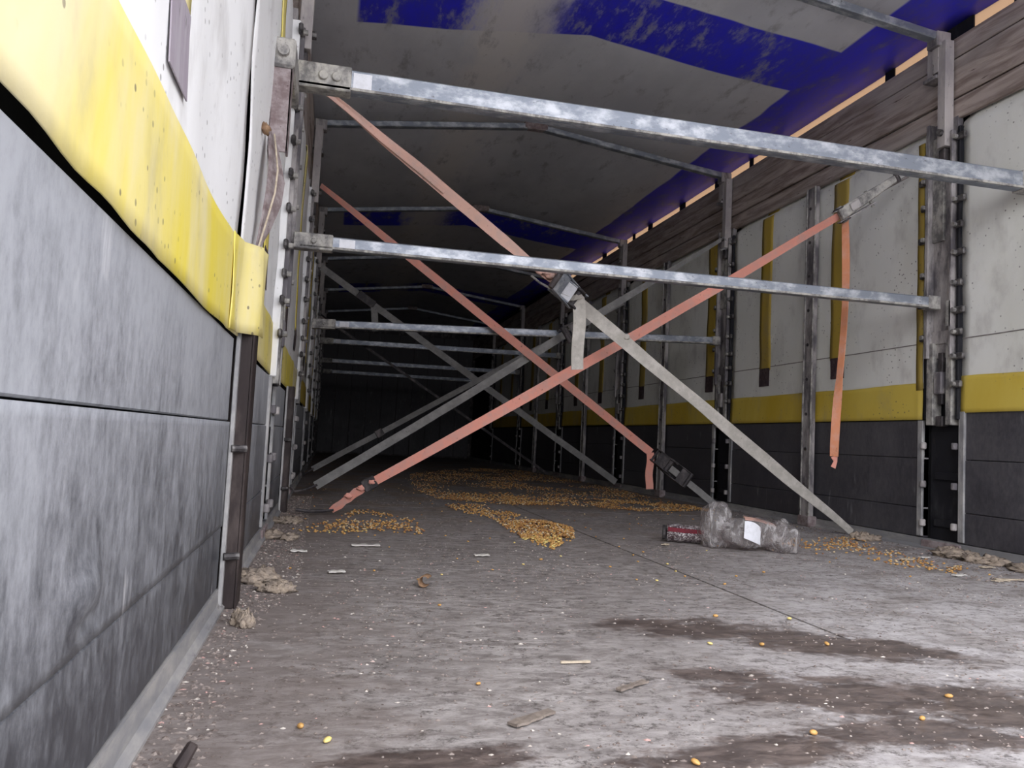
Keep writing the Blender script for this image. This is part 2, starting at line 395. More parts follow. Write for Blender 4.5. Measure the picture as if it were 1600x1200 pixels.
# ceiling
ZE, ZR = 2.088, 2.215
BE, BR = 2.010, 2.160
def roofz(x, y):
    z = ZR-(ZR-ZE)*abs(x-XM)/1.24
    k = min(abs(y-p) for p in PIL+[.87, 13.1]); sag = .022*math.sin(min(1, k/.87)*math.pi/2)
    return z+.012-sag*(1-abs(abs(x-XM)/1.3-.5)*1.2) + .006*noise.noise(Vector((x*2.1, y*2.1, 3)))
def roofp(u, v):
    x = XL-.07+(XR-XL+.14)*u; y = Y0+(Y1-Y0)*v; return (x, y, roofz(x, y))
ce = MB().grid(roofp, 36, 140).build('ceiling', 'roof', smooth=True, solid=.004); ce['kind'] = 'structure'
for k, (a, b) in enumerate([(.5, 2.30), (2.36, 2.55), (2.70, 3.0), (3.06, 3.9), (3.98, 4.22), (4.26, 4.62), (4.70, 5.15), (5.24, 5.74), (5.82, 6.1), (6.15, 6.8), (6.9, 7.6), (7.7, 8.6)]):
    MB().grid(lambda u, v, a=a, b=b: (XR+.066, a+(b-a)*u, 1.90+(roofz(XR+.066, a+(b-a)*u)-1.90)*v), 6, 2).build('hem_flap', 'hem', ce)
for a, b in [(Y0, .5), (2.30, 2.36), (2.55, 2.70), (3.0, 3.06), (3.9, 3.98), (4.22, 4.26), (4.62, 4.70), (5.15, 5.24), (5.74, 5.82), (6.1, 6.15), (6.8, 6.9), (7.6, 7.7), (8.6, Y1)]:
    MB().box(XR+.060, XR+.070, a, b, 1.90, 2.10).build('hem_strap', 'black', ce)
MB().box(XL-.070, XL-.060, Y0, Y1, 1.90, 2.10).build('hem_strap', 'black', ce)
# opaque backings added behind the tarps against light leaks; then the upper planks
wl = MB().box(XL-.075, XL-.055, Y0, Y1, -.06, 1.95).build('backing_left', 'opaque_backing'); wl['kind'] = 'structure'
wr = MB().box(XR+.055, XR+.075, Y0, Y1, -.06, 1.95).build('backing_right', 'opaque_backing'); wr['kind'] = 'structure'
tl = empty('trim_1', (XL, Y0, 1.67), kind='structure'); tr_ = empty('trim_2', (XR, Y0, 1.67), kind='structure')
wf = MB().box(XL-.07, XR+.07, Y1, Y1+.03, -.06, 2.25).build('wall_front', 'dark_metal'); wf['kind'] = 'structure'
for k in range(10):
    x0 = XL+k*.248
    MB().box(x0+.004, x0+.244, Y1-.02, Y1, .02, 2.0).build('panel', 'panel_right', wf, bevel=.003)
edges = [.14] + PIL + [Y1-.03]
for side, xw, root in ((1, XR, tr_), (-1, XL, tl)):
    for b in range(len(edges)-1):
        a0, a1 = edges[b]+.004, edges[b+1]-.004
        if side < 0 and b == 0: continue
        for r in range(4):
            z0 = 1.674+r*.0835; dz = random.uniform(-.003, .003); dn = random.uniform(-.004, .004)
            x0, x1 = xw+side*dn, xw+side*(.022+dn)
            sag0, sag1 = random.uniform(-.004, .004), random.uniform(-.004, .004)
            m = MB().box(x0, x1, a0, a1, z0+dz, z0+.0795+dz)
            m.v = [(x, y, z+(sag0 if y < (a0+a1)/2 else sag1)) for x, y, z in m.v]
            m.build('plank', 'wood', root, bevel=.003)
for side, xw, nm in ((-1, XL, 'baseboard_left'), (1, XR, 'baseboard_right')):
    m = MB(); i = -side
    m.addv([(xw-i*.02, Y0, 0), (xw+i*.014, Y0, 0), (xw+i*.014, Y0, .005), (xw+i*.005, Y0, .014), (xw+i*.003, Y0, .040), (xw-i*.02, Y0, .040),
            (xw-i*.02, Y1-.03, 0), (xw+i*.014, Y1-.03, 0), (xw+i*.014, Y1-.03, .005), (xw+i*.005, Y1-.03, .014), (xw+i*.003, Y1-.03, .040), (xw-i*.02, Y1-.03, .040)],
           [(0, 1, 2, 3, 4, 5)[::i], (11, 10, 9, 8, 7, 6)[::i]] + [(j, j+6, (j+1) % 6+6, (j+1) % 6)[::i] for j in range(6)])
    o = m.build(nm, 'alu'); o['kind'] = 'structure'

# ------------------------------------------------------------------ sideboards
ORD = ['nearest', 'second', 'third', 'fourth', 'fifth', 'sixth', 'seventh', 'eighth']
def sideboard(side, a, b, label, dent=False, ends=(1, 1), ztop=ZT):
    xw = XR if side > 0 else XL; mat = 'panel_right' if side > 0 else 'panel_left'
    r = empty('sideboard', (xw, (a+b)/2, 0), label, 'sideboard', 'sideboards along the %s wall' % ('right' if side > 0 else 'left'))
    for z0, z1 in ((.042, .1545), (.1565, .3495), (.3515, ztop)):
        if dent and z0 == .1565:
            ny, nz = 90, 20
            def fn(u, v):
                y = a+(b-a)*u; z = z0+(z1-z0)*v; q = math.exp(-(((y-.70)/.035)**2+((z-.205)/.022)**2)); e = math.exp(-(((y-.72)/.03)**2+((z-.175)/.012)**2))
                return (xw+.010*q-.006*e, y, z)
            m = MB().grid(fn, ny, nz); m.f = [f for f in m.f]
            o = m.build('board', mat, r, smooth=True, solid=.004)
            MB().box(xw-.022, xw-.014, a, b, z0, z1).build('backing', 'opaque_backing', r)
        else:
            MB().box(xw+side*.002*(1 if z0 > .3 else 0), xw+side*.025, a, b, z0, z1).build('board', mat, r, bevel=.002)
    for e, y in zip(ends, (a, b)):
        if e:
            yy = (y, y+.028) if y == a else (y-.028, y)
            MB().box(xw-side*.007, xw+side*.025, yy[0], yy[1], .046, ztop).build('edge_profile', 'edge', r, bevel=.002)
            yc = y-.012 if y == a else y+.012
            for z in (.40, .25, .10):
                h = MB().cyl((xw-side*.012, yc, z-.013), (xw-side*.012, yc, z+.013), .012, 10).build('hinge', 'post', r, bevel=.003)
    return r
sideboard(-1, Y0+.02, 1.575, 'large dusty grey sideboard at the near left, with a dent and a long seam', dent=True, ends=(0, 0), ztop=.508)
sideboard(-1, 1.70, 2.525, 'narrow grey sideboard just past the dark upright channel on the left', ends=(0, 1))
sideboard(-1, 2.715, 3.40, 'slim dusty sideboard left, between the first braced post and the next stake', ends=(1, 0))
sideboard(-1, 3.50, 4.285, 'dim sideboard far left, just before the tall brown post', ends=(0, 1))
for i, (a, b) in enumerate([(4.475, 6.02), (6.22, 7.77), (7.97, 9.52)]):
    sideboard(-1, a, b, 'dark sideboard deep on the left, %s bay beyond the tall brown post' % ('first', 'second', 'third')[i])
sideboard(1, Y0+.02, 2.535, 'black sideboard at the far right edge of the picture, below the yellow hem', ends=(0, 1), ztop=.530)
sideboard(1, 2.72, 4.285, 'black sideboard on the right wall behind the grey strap and slim stake', ends=(1, 1))
for i, (a, b) in enumerate([(4.475, 6.02), (6.22, 7.77), (7.97, 9.52), (9.72, 11.27)]):
    sideboard(1, a, b, 'unlit black sideboard on the right wall, %s bay past the second hooked post' % ('first', 'second', 'third', 'fourth')[i])

# ------------------------------------------------------------------ tarpaulin curtains
def curtain(side, a, b, label, xo=.0, strips=(), band=(None, None), zb=lambda y: .512, yz=(.655), mat_w='tarp_white', mat_y='tarp_yellow', ztop=1.98, edge=(0, 0), patch='patch', seed=0, hemz=None, wtop=None):
    """white sheet with a yellow lower band; side wall at x; strips = y positions of vertical bands"""
    xw = (XR if side > 0 else XL) + side*xo; s = side
    r = empty('tarpaulin_panel', (xw, (a+b)/2, .5), label, 'tarpaulin', 'tarpaulin panels on the %s side' % ('right' if side > 0 else 'left'))
    def xs(y, z, d=0):
        w = .010*noise.noise(Vector((seed*5.1, y*2.3+z*1.1, z*1.6-y*.5)))+.005*noise.noise(Vector((seed, y*7+z*3, z*5)))
        b_ = min(1, max(0, (z-1.635)/.03)); b_ = b_*b_*(3-2*b_)
        return xw + s*(w*min(1, max(0, (z-.52)*4))*(1-b_)-d+.034*b_)
    ny, nz = max(6, int((b-a)/.045)), 48
    MB().grid(lambda u, v: (xs(a+(b-a)*u, yz-.02+(ztop-yz+.02)*v), a+(b-a)*u, yz-.02+(ztop-yz+.02)*v), ny, nz).build('sheet', mat_w, r, smooth=True, solid=.002)
    ba, bb = band[0] if band[0] is not None else a, band[1] if band[1] is not None else b
    nb = max(8, int((bb-ba)/.03))
    def hem(u, v):
        y = ba+(bb-ba)*u; z0 = zb(y); zt = yz + .006*noise.noise(Vector((seed, y*3, 9))); z = z0+(zt-z0)*v
        return (xs(y, z, .0025)-s*.0012*(1-v)*(1+1.2*noise.noise(Vector((y*6, seed, 2)))), y, z)
    MB().grid(hem, nb, 8).build('lower_band', mat_y, r, smooth=True, solid=.002)
    for y in strips:
        sh = MB().grid(lambda u, v: (xs(y, .79+(ztop-.79)*v, .0035), y-.055+.11*u+.006*noise.noise(Vector((y, v*4, 1))), .79+(ztop-.79)*v), 4, 70).build('reinforcing_strip', 'tarp_strip' if side > 0 else mat_y, r, smooth=True, solid=.002)
        MB().grid(lambda u, v: (xs(y, .7+.1*v, .0055), y-.05+.10*u, .702+.098*v), 4, 4).build('buckle_patch', patch, sh, solid=.0015)
    if side > 0:
        MB().grid(lambda u, v: (xs(a+(b-a)*u, .806, .002), a+(b-a)*u, .804+.004*v+.003*noise.noise(Vector((a+(b-a)*u*2, seed, 5)))), ny, 1).build('seam', 'rope', r, solid=.001)
    for e, y in zip(edge, (a, b)):
        if e:
            MB().grid(lambda u, v: (xs(y, .62+1.0*v, .004), y+(-.035*u if y == b else .035*u), .62+(1.63-.62)*v), 2, 24).build('edge_strip', 'tarp_strip' if side > 0 else mat_w, r, smooth=True, solid=.003)
    return r
def zbl(y):
    if y < .85: return .5165-.0105*max(0, (y-.42))/.43+.0015*math.sin(y*40)
    if y < 1.4: return .506+.002*math.sin(y*15)
    return .506+.006*(y-1.4)/.2
curtain(-1, Y0+.02, 1.47, 'overexposed white tarpaulin with faded yellow lower band, nearest on the left', xo=0.0, strips=(.885,), band=(Y0+.02, 1.585), zb=zbl, yz=.668,
        mat_w='tarp_white_left', mat_y='tarp_yellow_left', patch='patch_left', seed=1)
curtain(-1, 1.585, 2.535, 'white tarpaulin panel with yellow strip, left, behind the rusty bar end bracket', xo=.006, strips=(2.12,), band=(1.69, 2.535), zb=lambda y: .512-.01*(y-1.84), yz=.665,
        mat_w='tarp_white_left', mat_y='tarp_yellow_left', seed=2, edge=(0, 0))
curtain(-1, 2.725, 4.285, 'pale tarpaulin panel seen edge-on at left between hooked post and brown post', xo=.002, strips=(3.1, 3.75), mat_w='tarp_white_left', mat_y='tarp_yellow_left', seed=3)
for i, (a, b) in enumerate([(4.475, 6.02), (6.22, 7.77), (7.97, 9.52), (9.72, 11.27)]):
    curtain(-1, a, b, 'tarpaulin panel in the dark on the left, %s bay past the brown post' % ('first', 'second', 'third', 'fourth')[i], strips=(a+.5, a+1.1), seed=4+i)
curtain(1, Y0+.02, 2.535, 'brightest white tarpaulin panel at the right edge with yellow band, right of the hooked post', zb=lambda y: .526, yz=.662, seed=11, strips=(.8, 1.45))
curtain(1, 2.725, 4.285, 'creamy white tarpaulin panel on the right carrying two ochre strips and a slim stake', strips=(3.275, 3.92), zb=lambda y: .503, yz=.648, seed=12, edge=(1, 0))
curtain(1, 4.475, 6.02, 'dim grey tarpaulin panel on the right wall past the second hooked post', strips=(4.56, 5.68), zb=lambda y: .503, yz=.65, seed=13)
for i, (a, b) in enumerate([(6.22, 7.77), (7.97, 9.52), (9.72, 11.27)]):
    curtain(1, a, b, 'nearly black tarpaulin panel deep on the right wall, %s past the third post' % ('first', 'second', 'third')[i], strips=(a+.4, a+1.1), seed=14+i)
# bright yellow flap sewn over the hem beside the dark channel
fp = MB().grid(lambda u, v: (XL+.006+.032*min(1, max(0, (u-.45)/.2))+.002*math.sin(9*u+4*v), 1.42+.28*u, .508+.016*u+(.168+.006*u)*v), 20, 8).build('hem_patch', 'tarp_yellow_left', smooth=True, solid=.0015, loc=(XL+.015, 1.56, .52))
tag(fp, 'bright yellow tarpaulin patch hanging over the top of the dark channel', 'tarpaulin')

# ------------------------------------------------------------------ pillars with lacing hooks
def pillar(side):
    xw = XR if side > 0 else XL; y = PIL[0]
    r = empty('stake_post', (xw, y, 0))
    s = -side
    def B(u0, u1, n0, n1, z0, z1, m=None): return (m or MB()).box(xw+s*n0, xw+s*n1, y+u0, y+u1, z0, z1)
    m = B(-.068, .068, -.02, .004, .74, 1.68); B(-.068, -.056, .004, .030, .74, 1.62, m); B(.050, .068, .004, .034, .74, 1.68, m); m.build('channel', 'post', r, bevel=.002)
    B(-.010, .050, .0045, .016, 1.20, 1.62).build('face_plate', 'dirty_steel', r, bevel=.002)
    for u in (-.084, .078): B(u-.008, u+.008, -.02, .016, .50, 1.63).build('rubber_seal', 'black' if side > 0 else 'tarp_white_left', r, bevel=.003)
    # lower mechanism
    m = B(-.065, -.035, -.02, .022, .48, .80); B(.030, .065, -.02, .022, .48, .80, m); m.build('guide_rail', 'dirty_steel', r, bevel=.002)
    B(-.012, .012, -.02, .016, .56, .76).build('lock_bar', 'dark_metal', r, bevel=.002)
    B(-.020, .020, -.01, .028, .60, .685).build('latch', 'post', r, bevel=.004)
    B(-.070, .070, .004, .012, .795, .845).build('cross_plate', 'post', r, bevel=.002)
    B(-.066, -.040, .004, .030, .855, .955).build('slot_plate', 'dirty_steel', r, bevel=.002)
    B(-.018, .018, -.01, .020, .475, .515).build('stop_block', 'dark_metal', r, bevel=.003)
    B(-.092, .092, -.035, -.028, .02, .74).build('recess_back', 'black', r)
    for z in (.27, .09): B(-.06, .06, -.028, -.016, z, z+.03).build('recess_rib', 'black', r, bevel=.002)
    B(-.10, .10, -.03, .010, .0, .035).build('foot_plate', 'rust', r, bevel=.003)
    # upper slim post with its head bracket
    B(-.052, -.010, .010, .050, 1.56, 1.985).build('upper_post', 'upper_post', r, bevel=.002)
    m = B(-.015, .020, .0, .052, 1.87, 1.995); B(.020, .050, .0, .048, 1.86, 1.985, m); m.build('head_bracket', 'upper_post', r, bevel=.002)
    B(-.012, .060, .0, .060, 1.845, 1.86).build('bracket_lip', 'post', r, bevel=.002)
    MB().cyl((xw+s*.05, y-.032, 1.615), (xw+s*.064, y-.032, 1.615), .014, 8).build('bolt', 'hook', r)
    B(-.04, -.006, .012, .040, 1.50, 1.555).build('spring_catch', 'dark_metal', r, bevel=.003)
    for u, zs in ((-.086, (.635, .735, .825, .915, 1.02, 1.13, 1.24, 1.345, 1.455, 1.59)), (.080, (.82, .955, 1.08, 1.215, 1.345, 1.455))):
        e = -1 if u < 0 else 1
        for k, z in enumerate(zs):
            j = random.uniform(-.006, .006)
            h = MB().box(xw+s*.012, xw+s*.026, y+u-e*.012, y+u+e*(.026+.012*(k % 2)), z-.013+j, z+.013+j).build('hook', 'hook', r, bevel=.004)
            MB().cyl((xw+s*.026, y+u-e*.002, z+j), (xw+s*.040, y+u-e*.002, z+j), .009, 8).build('bolt', 'dirty_steel', h)
    return r
for side in (1, -1):
    proto = pillar(side)
    for i, y in enumerate(PIL):
        o = proto if i == 0 else copy_tree(proto, None, (proto.location.x, y, 0))
        w = 'right' if side > 0 else 'left'
        if side > 0:
            lab = ['tall grey steel post with two rows of lacing hooks, right, beside the brightest tarpaulin', 'second hooked steel post on the right, where the third crossbar ends',
                   'third dim hooked post on the right wall', 'fourth hooked post on the right wall, almost in darkness', 'fifth hooked post on the right wall, lost in darkness', 'last hooked post on the right wall near the front end'][i]
        else:
            lab = ['hooked steel post at left behind the first crossbar bracket', 'tall brown post at left where the third crossbar ends', 'third hooked post along the left wall in shadow',
                   'fourth hooked post along the left wall in darkness', 'fifth hooked post along the left wall, lost in darkness', 'last hooked post along the left wall near the front end'][i]
        tag(o, lab, 'post', 'hooked posts on the %s wall' % w)

# slim intermediate stakes
def stake(side, y, z1, label, dark=False, w=.05):
    xw = XR if side > 0 else XL; s = -side
    r = empty('slim_stake', (xw, y, 0), label, 'stake', 'slim stakes between the hooked posts')
    if dark:
        m = MB().box(xw+s*(-.02), xw+s*.032, y-.030, y-.024, .0, z1); m.box(xw+s*(-.02), xw+s*.006, y-.024, y+.04, .0, z1); m.box(xw+s*.028, xw+s*.034, y-.030, y+.04, 0, z1)
        m.build('channel', 'dark_brown', r, bevel=.0015)
        MB().box(xw+s*.002, xw+s*.010, y-.050, y-.031, .0, z1).build('edge_profile', 'edge', r, bevel=.0015)
        for z in (.10, .30):
            MB().cyl((xw+s*.008, y-.052, z), (xw+s*.034, y-.042, z), .007, 8).build('bolt', 'hook', r)
    else:
        MB().box(xw+s*.012, xw+s*.034, y-w/2, y+w/2, .035, z1).build('flat_bar', 'post', r, bevel=.003)
        m = MB().box(xw+s*.034, xw+s*.040, y-w/2, y-w/2+.008, .035, z1); m.box(xw+s*.034, xw+s*.040, y+w/2-.008, y+w/2, .035, z1); m.build('rim', 'dirty_steel', r, bevel=.001)
        for z in np.arange(.2, z1-.05, .17):
            MB().cyl((xw+s*.034, y+.006, z), (xw+s*.038, y+.006, z), .008, 8).build('rivet', 'dark_metal', r)
        MB().box(xw+s*0, xw+s*.045, y-w/2-.01, y+w/2+.01, .0, .05).build('socket', 'rust', r, bevel=.004)
    return r
stake(-1, 1.625, .525, 'dark brown upright channel between two sideboards at near left', True)
stake(-1, 3.45, .52, 'short slim stake on the left wall in front of the tall brown post', True)
stake(1, 3.465, 1.665, 'slim riveted grey stake on the right wall between the two nearest hooked posts', w=.075)
stake(1, 5.22, 1.66, 'slim riveted stake on the right wall behind the grey strap, in dim light', w=.075)
stake(1, 6.98, 1.66, 'slim stake on the right wall past the third hooked post', w=.075)
stake(1, 8.74, 1.66, 'slim stake deepest on the right wall in darkness', w=.075)

# ------------------------------------------------------------------ roof bows
def bow():
    y = PIL[0]
    r = empty('roof_bow', (XM, y, 2.0))
    for s, nm in ((-1, 'rafter'), (1, 'rafter')):
        a = Vector((XM, y, BR)); b = Vector((XM+s*1.215, y, BE)); d = (b-a).normalized()
        MB().obox((a+b)/2, (b-a)/2, Vector((0, .022, 0)), d.cross(Vector((0, 1, 0)))*.016).build(nm, 'steel', r, bevel=.004)
        MB().box(XM+s*1.17, XM+s*1.235, y-.03, y+.03, BE-.04, BE+.02).build('end_shoe', 'post', r, bevel=.004)
    MB().box(XM-.07, XM+.07, y-.027, y+.027, BR-.022, BR+.024).build('ridge_joint', 'rust', r, bevel=.008)
    return r
bp = bow()
for i, y in enumerate(PIL):
    o = bp if i == 0 else copy_tree(bp, None, (XM, y, 2.0))
    tag(o, ['nearest steel roof bow at the upper right, meeting the first hooked post', 'second steel roof bow, with its ridge joint visible above the crossbars', 'third steel roof bow, faint in the shadow under the roof',
            'fourth roof bow, hidden in the dark', 'fifth roof bow, deep in the dark', 'sixth roof bow, nearest the front wall'][i], 'roof bow', 'steel bows carrying the roof tarpaulin')

# ------------------------------------------------------------------ crossbars
def crossbar(y0, y1, z0, z1, xa, xb, h, d, label, big=False):
    r = empty('crossbar', (XM, (y0+y1)/2, (z0+z1)/2), label, 'load bar', 'steel crossbars spanning the load space')
    def P(x): t = (x-xa)/(xb-xa); return Vector((x, y0+(y1-y0)*t, z0+(z1-z0)*t))
    A, B_ = P(xa), P(xb); ax = (B_-A)/2; c = (A+B_)/2; up = Vector((0, 0, 1)); dn = Vector((0, 1, 0))
    MB().obox(c, ax, dn*d/2, up*h/2).build('tube', 'steel', r, bevel=.004)
    MB().obox(c-up*(h/2-.004)-dn*(d/2+.002), ax*.985, dn*.003, up*.004).build('lip', 'dirty_steel', r, bevel=.001)
    e0, e1 = (.165, .07) if big else (.12, .05)
    for p, q in ((xa-.004, xa+e0), (xb-e1, xb+.002)):
        MB().obox((P(p)+P(q))/2, (P(q)-P(p))/2, dn*(d/2+.005), up*(h/2+.005)).build('end_sleeve', 'dirty_steel', r, bevel=.003)
    for x in ([xa+.09, xa+.125] if big else [xa+.06]):
        p = P(x); MB().cyl(p-dn*(d/2+.004), p-dn*(d/2+.013), .013 if big else .009, 12).build('bolt', 'dirty_steel', r, bevel=.002)
    w0, w1 = (e0+.005, e0+.055) if big else (e0+.02, e0+.07)
    MB().obox((P(xa+w0)+P(xa+w1))/2-dn*(d/2+.0006), (P(xa+w1)-P(xa+w0))/2, dn*.0006, up*(h*.36)).build('bare_patch', 'white_print', r)
    return r
b1 = crossbar(2.20, 2.20, 1.305, 1.297, -.165, 2.285, .060, .042, 'nearest and highest steel crossbar, running out of the picture at the right', True)
# rusty claw of the nearest bar, a channel hanging down along the left wall
m = MB().box(-.192, -.142, 1.985, 1.991, 1.015, 1.245); m.box(-.192, -.186, 1.985, 2.12, 1.015, 1.245); m.box(-.148, -.142, 1.985, 2.02, 1.015, 1.245)
m.build('claw_channel', 'rust', b1, bevel=.0015)
MB().box(-.196, -.138, 1.975, 2.24, 1.225, 1.30).build('claw_head', 'dirty_steel', b1, bevel=.006)
MB().cyl((-.165, 1.975, 1.262), (-.165, 1.962, 1.262), .014, 10).build('bolt', 'dirty_steel', b1)
m = MB()
for k in range(14): m.blob((-.192, 1.983, 1.03+k*.0152), (.004, .004, .007), k, .3, 6, 4)
m.build('weld_bead', 'rust', b1, smooth=True)
crossbar(2.615, 2.62, .945, .950, -.145, 2.262, .042, .034, 'second steel crossbar, ending at the first hooked post on the right')
crossbar(4.37, 4.38, .912, 1.00, -.12, 2.255, .042, .034, 'third steel crossbar, slightly tilted, behind the crossing straps')
crossbar(7.80, 7.82, 1.205, 1.23, -.13, 2.26, .05, .034, 'fourth crossbar in the dark, uppermost of the three faint ones')
crossbar(9.60, 9.62, 1.175, 1.187, -.13, 2.26, .05, .034, 'fifth crossbar in the dark, middle one of the three faint ones')
crossbar(11.37, 11.37, 1.178, 1.182, -.13, 2.26, .05, .034, 'sixth crossbar in the dark, lowest of the three faint ones')

# ------------------------------------------------------------------ straps
def lerp(a, b, t): return Vector(a)+(Vector(b)-Vector(a))*t
def seg(a, b, n, sag=0.0, wob=0.0, seed=0):
    out = []
    for i in range(n+1):
        t = i/n; p = lerp(a, b, t); p.z -= sag*4*t*(1-t); p.z += wob*noise.noise(Vector((t*6, seed, 0))); p.y += wob*noise.noise(Vector((t*6, seed, 7))); out.append(p)
    return out
def wdir(a, b, tilt=0.0):
    d = (Vector(b)-Vector(a)).normalized(); n = Vector((0, -1, 0)); n = (n-d*n.dot(d)).normalized(); w = n.cross(d)
    return w*math.cos(tilt)+n*math.sin(tilt)
def ratchet(root, p, d, label=None, sc=1.0, handle=0.5, flip=1, mat='dark_metal', plate='dirty_steel', wsc=1.0):
    """a ratchet buckle at p, strap direction d; facing -Y"""
    d = Vector(d).normalized(); n = Vector((0, -1, 0)); n = (n-d*n.dot(d)).normalized(); w = n.cross(d)*wsc; p = Vector(p)
    r = empty('ratchet_buckle', p-wloc(root)); r.parent = root
    if label: r['label'] = label
    for e in (-1, 1):
        c = p+w*e*.030*sc+n*.012
        MB().obox(c, d*.060*sc, w*.0025*sc, n*.016*sc).build('side_plate', plate, r, bevel=.001)
        MB().cyl(c+d*.03*sc*flip-w*.004*sc, c+d*.03*sc*flip+w*.004*sc, .024*sc, 14).build('ratchet_wheel', mat, r, bevel=.002)
    c = p+n*.012
    MB().cyl(c+d*.03*sc*flip-w*.036*sc, c+d*.03*sc*flip+w*.036*sc, .013*sc, 12).build('spool', mat, r)
    MB().cyl(c-d*.05*sc*flip-w*.034*sc, c-d*.05*sc*flip+w*.034*sc, .006*sc, 10).build('pin', plate, r)
    MB().obox(p+n*.024*sc-d*.012*sc*flip, d*.026*sc, w*.027*sc, n*.0015).build('pawl_plate', 'white_print' if plate == 'steel' else plate, r, bevel=.001)
    # handle: two arms and a grip, swung out by the angle
    hd = (d*flip*math.cos(handle)+n*math.sin(handle)).normalized()
    h0 = c+d*.03*sc*flip
    for e in (-1, 1):
        MB().obox(h0+hd*.05*sc+w*e*.036*sc, hd*.055*sc, w*.002*sc, n*.008*sc).build('handle_arm', plate, r, bevel=.001)
    g = hd*.11*sc; MB().cyl(h0+g-w*.038*sc, h0+g+w*.038*sc, .010*sc, 10).build('handle_grip', mat, r, bevel=.002)
    MB().obox(h0+hd*.085*sc, hd*.025*sc, w*.034*sc, hd.cross(w).normalized()*.002).build('handle_plate', plate, r, bevel=.001)
    return r

# strap A: dusty pink from upper left, ratchet in the middle, grey down to the right wall
A0, A1 = Vector((-.085, 2.67, 1.475)), Vector((2.265, 3.11, .012))
ra = empty('ratchet_strap', (A1.x, A1.y, 0), 'foremost strap, dusty pink above its open ratchet and grey below', 'strap')
dA = (A1-A0).normalized(); wA = wdir(A0, A1)
tr = .385; pr = lerp(A0, A1, tr)
n = 22; pts = seg(A0, lerp(A0, A1, tr-.02), n, 0, .003, 1)
ws = [.018+(.042-.018)*min(1, i/8) if i < 17 else .042-(i-17)*.004 for i in range(n+1)]
MB().ribbon(pts, [wA*math.cos(k)+Vector((0, -1, 0))*math.sin(k) for k in [1.0*max(0, 1-i/7) for i in range(n+1)]], ws).build('pink_webbing', 'pink_dusty', ra)
MB().ribbon([p+Vector((0, -.004, -.006)) for p in pts[:12]], wdir(A0, A1, -.5), .022).build('folded_edge', 'pink_dusty', ra)
m = MB()
for k in range(7):
    q = lerp(A0, A1, tr-.055+.008*k); m.blob(q+Vector((random.uniform(-.012, .012), -.010, random.uniform(-.012, .012))), (.018, .010, .013), k, .5, 8, 6, 3)
m.build('frayed_knot', 'pink_dusty', ra, smooth=True)
MB().ribbon([pr+Vector((-.035, -.01, .045)), pr+Vector((-.01, -.02, .085)), pr+Vector((.03, -.012, .080)), pr+Vector((.055, -.01, .06))], Vector((0, 1, .3)), .03).build('loose_fold', 'pink_dusty', ra)
ratchet(ra, pr+dA*.02, dA, 'open ratchet with a worn white plate', 1.15, 2.75, 1, 'dark_metal', 'steel')
MB().tube([pr+Vector((.02, -.02, -.028)), pr+Vector((-.04, -.03, -.012)), pr+Vector((-.10, -.035, .012)), pr+Vector((-.135, -.04, .034))], .0045, 8).build('handle_arm', 'dirty_steel', ra)
G0 = pr+dA*.05; gp = seg(G0, A1, 26, .0, .005, 4)
MB().ribbon(gp, [wA*math.cos(.12*math.sin(i*.55))+Vector((0, -1, 0))*math.sin(.22*math.sin(i*.5)) for i in range(27)], [.050]*20+[.049, .047, .044, .040, .036, .032, .03], .0035).build('grey_webbing', 'grey_web', ra)
MB().blob(lerp(G0, A1, .165)+Vector((.004, -.006, .02)), (.012, .004, .010), 3, .4).build('stitched_lump', 'grey_web', ra, smooth=True)
T0 = pr+dA*.055+Vector((.012, -.022, -.005)); tp = [T0+Vector((.003*math.sin(i*.5)+.010*i/12, -.006*math.sin(i*.35), -.262*(i/12))) for i in range(13)]
tp = [T0+Vector((-.03, .010, .012)), T0+Vector((-.012, -.004, .012))]+tp
MB().ribbon(tp, [Vector((.6, 0, .5)), Vector((.9, 0, .3))]+[Vector((1, -.12+.02*i, 0)) for i in range(13)], .048, .004).build('loose_tail', 'grey_web', ra)

# strap B: salmon, from the floor at left up to the ratchet on the right wall
B0, B1 = Vector((-.02, 3.36, .008)), Vector((2.272, 2.80, 1.512))
rb = empty('ratchet_strap', (B0.x, B0.y, 0), 'salmon strap rising from the left floor to a ratchet on the right wall', 'strap')
dB = (B1-B0).normalized(); wB = wdir(B0, B1)
tb0, tb1 = .085, .884
MB().ribbon(seg(lerp(B0, B1, tb0), lerp(B0, B1, tb1), 30, .012, .004, 9), [wB*math.cos(.5*(i/30)**3)+Vector((0, -1, 0))*math.sin(.5*(i/30)**3) for i in range(31)], [.036+.008*min(1, i/10)-.010*(i/30)**2 for i in range(31)]).build('webbing', 'pink', rb)
k0 = seg(B0+Vector((.05, 0, .012)), lerp(B0, B1, tb0-.008), 8, 0, .008, 3)
MB().ribbon(k0, wdir(B0, B1, .4), [.026, .034, .036, .030, .038, .034, .040, .036, .03]).build('lower_webbing', 'pink', rb)
m = MB()
for k, e in enumerate((.05, .072, .09)): m.blob(lerp(B0, B1, e)+Vector((0, -.004, .002)), (.018, .006, .010), k+5, .4)
m.build('knot', 'pink', rb, smooth=True)
MB().obox(lerp(B0, B1, tb0), dB*.030, wB*.026, Vector((0, -.006, 0))).build('buckle', 'dark_metal', rb, bevel=.004)
MB().tube([B0+Vector((.06, 0, .016)), B0+Vector((.02, .0, .010)), B0+Vector((-.04, 0, .006)), B0+Vector((-.09, .0, .012))], .007, 8).build('floor_hook', 'dark_metal', rb)
pb = lerp(B0, B1, .905)
nB = Vector((0, -1, 0)); nB = (nB-dB*nB.dot(dB)).normalized(); wq = nB.cross(dB)
rk = empty('ratchet_buckle', pb-wloc(rb)); rk.parent = rb; rk['label'] = 'grey ratchet with its long handle folded forward'
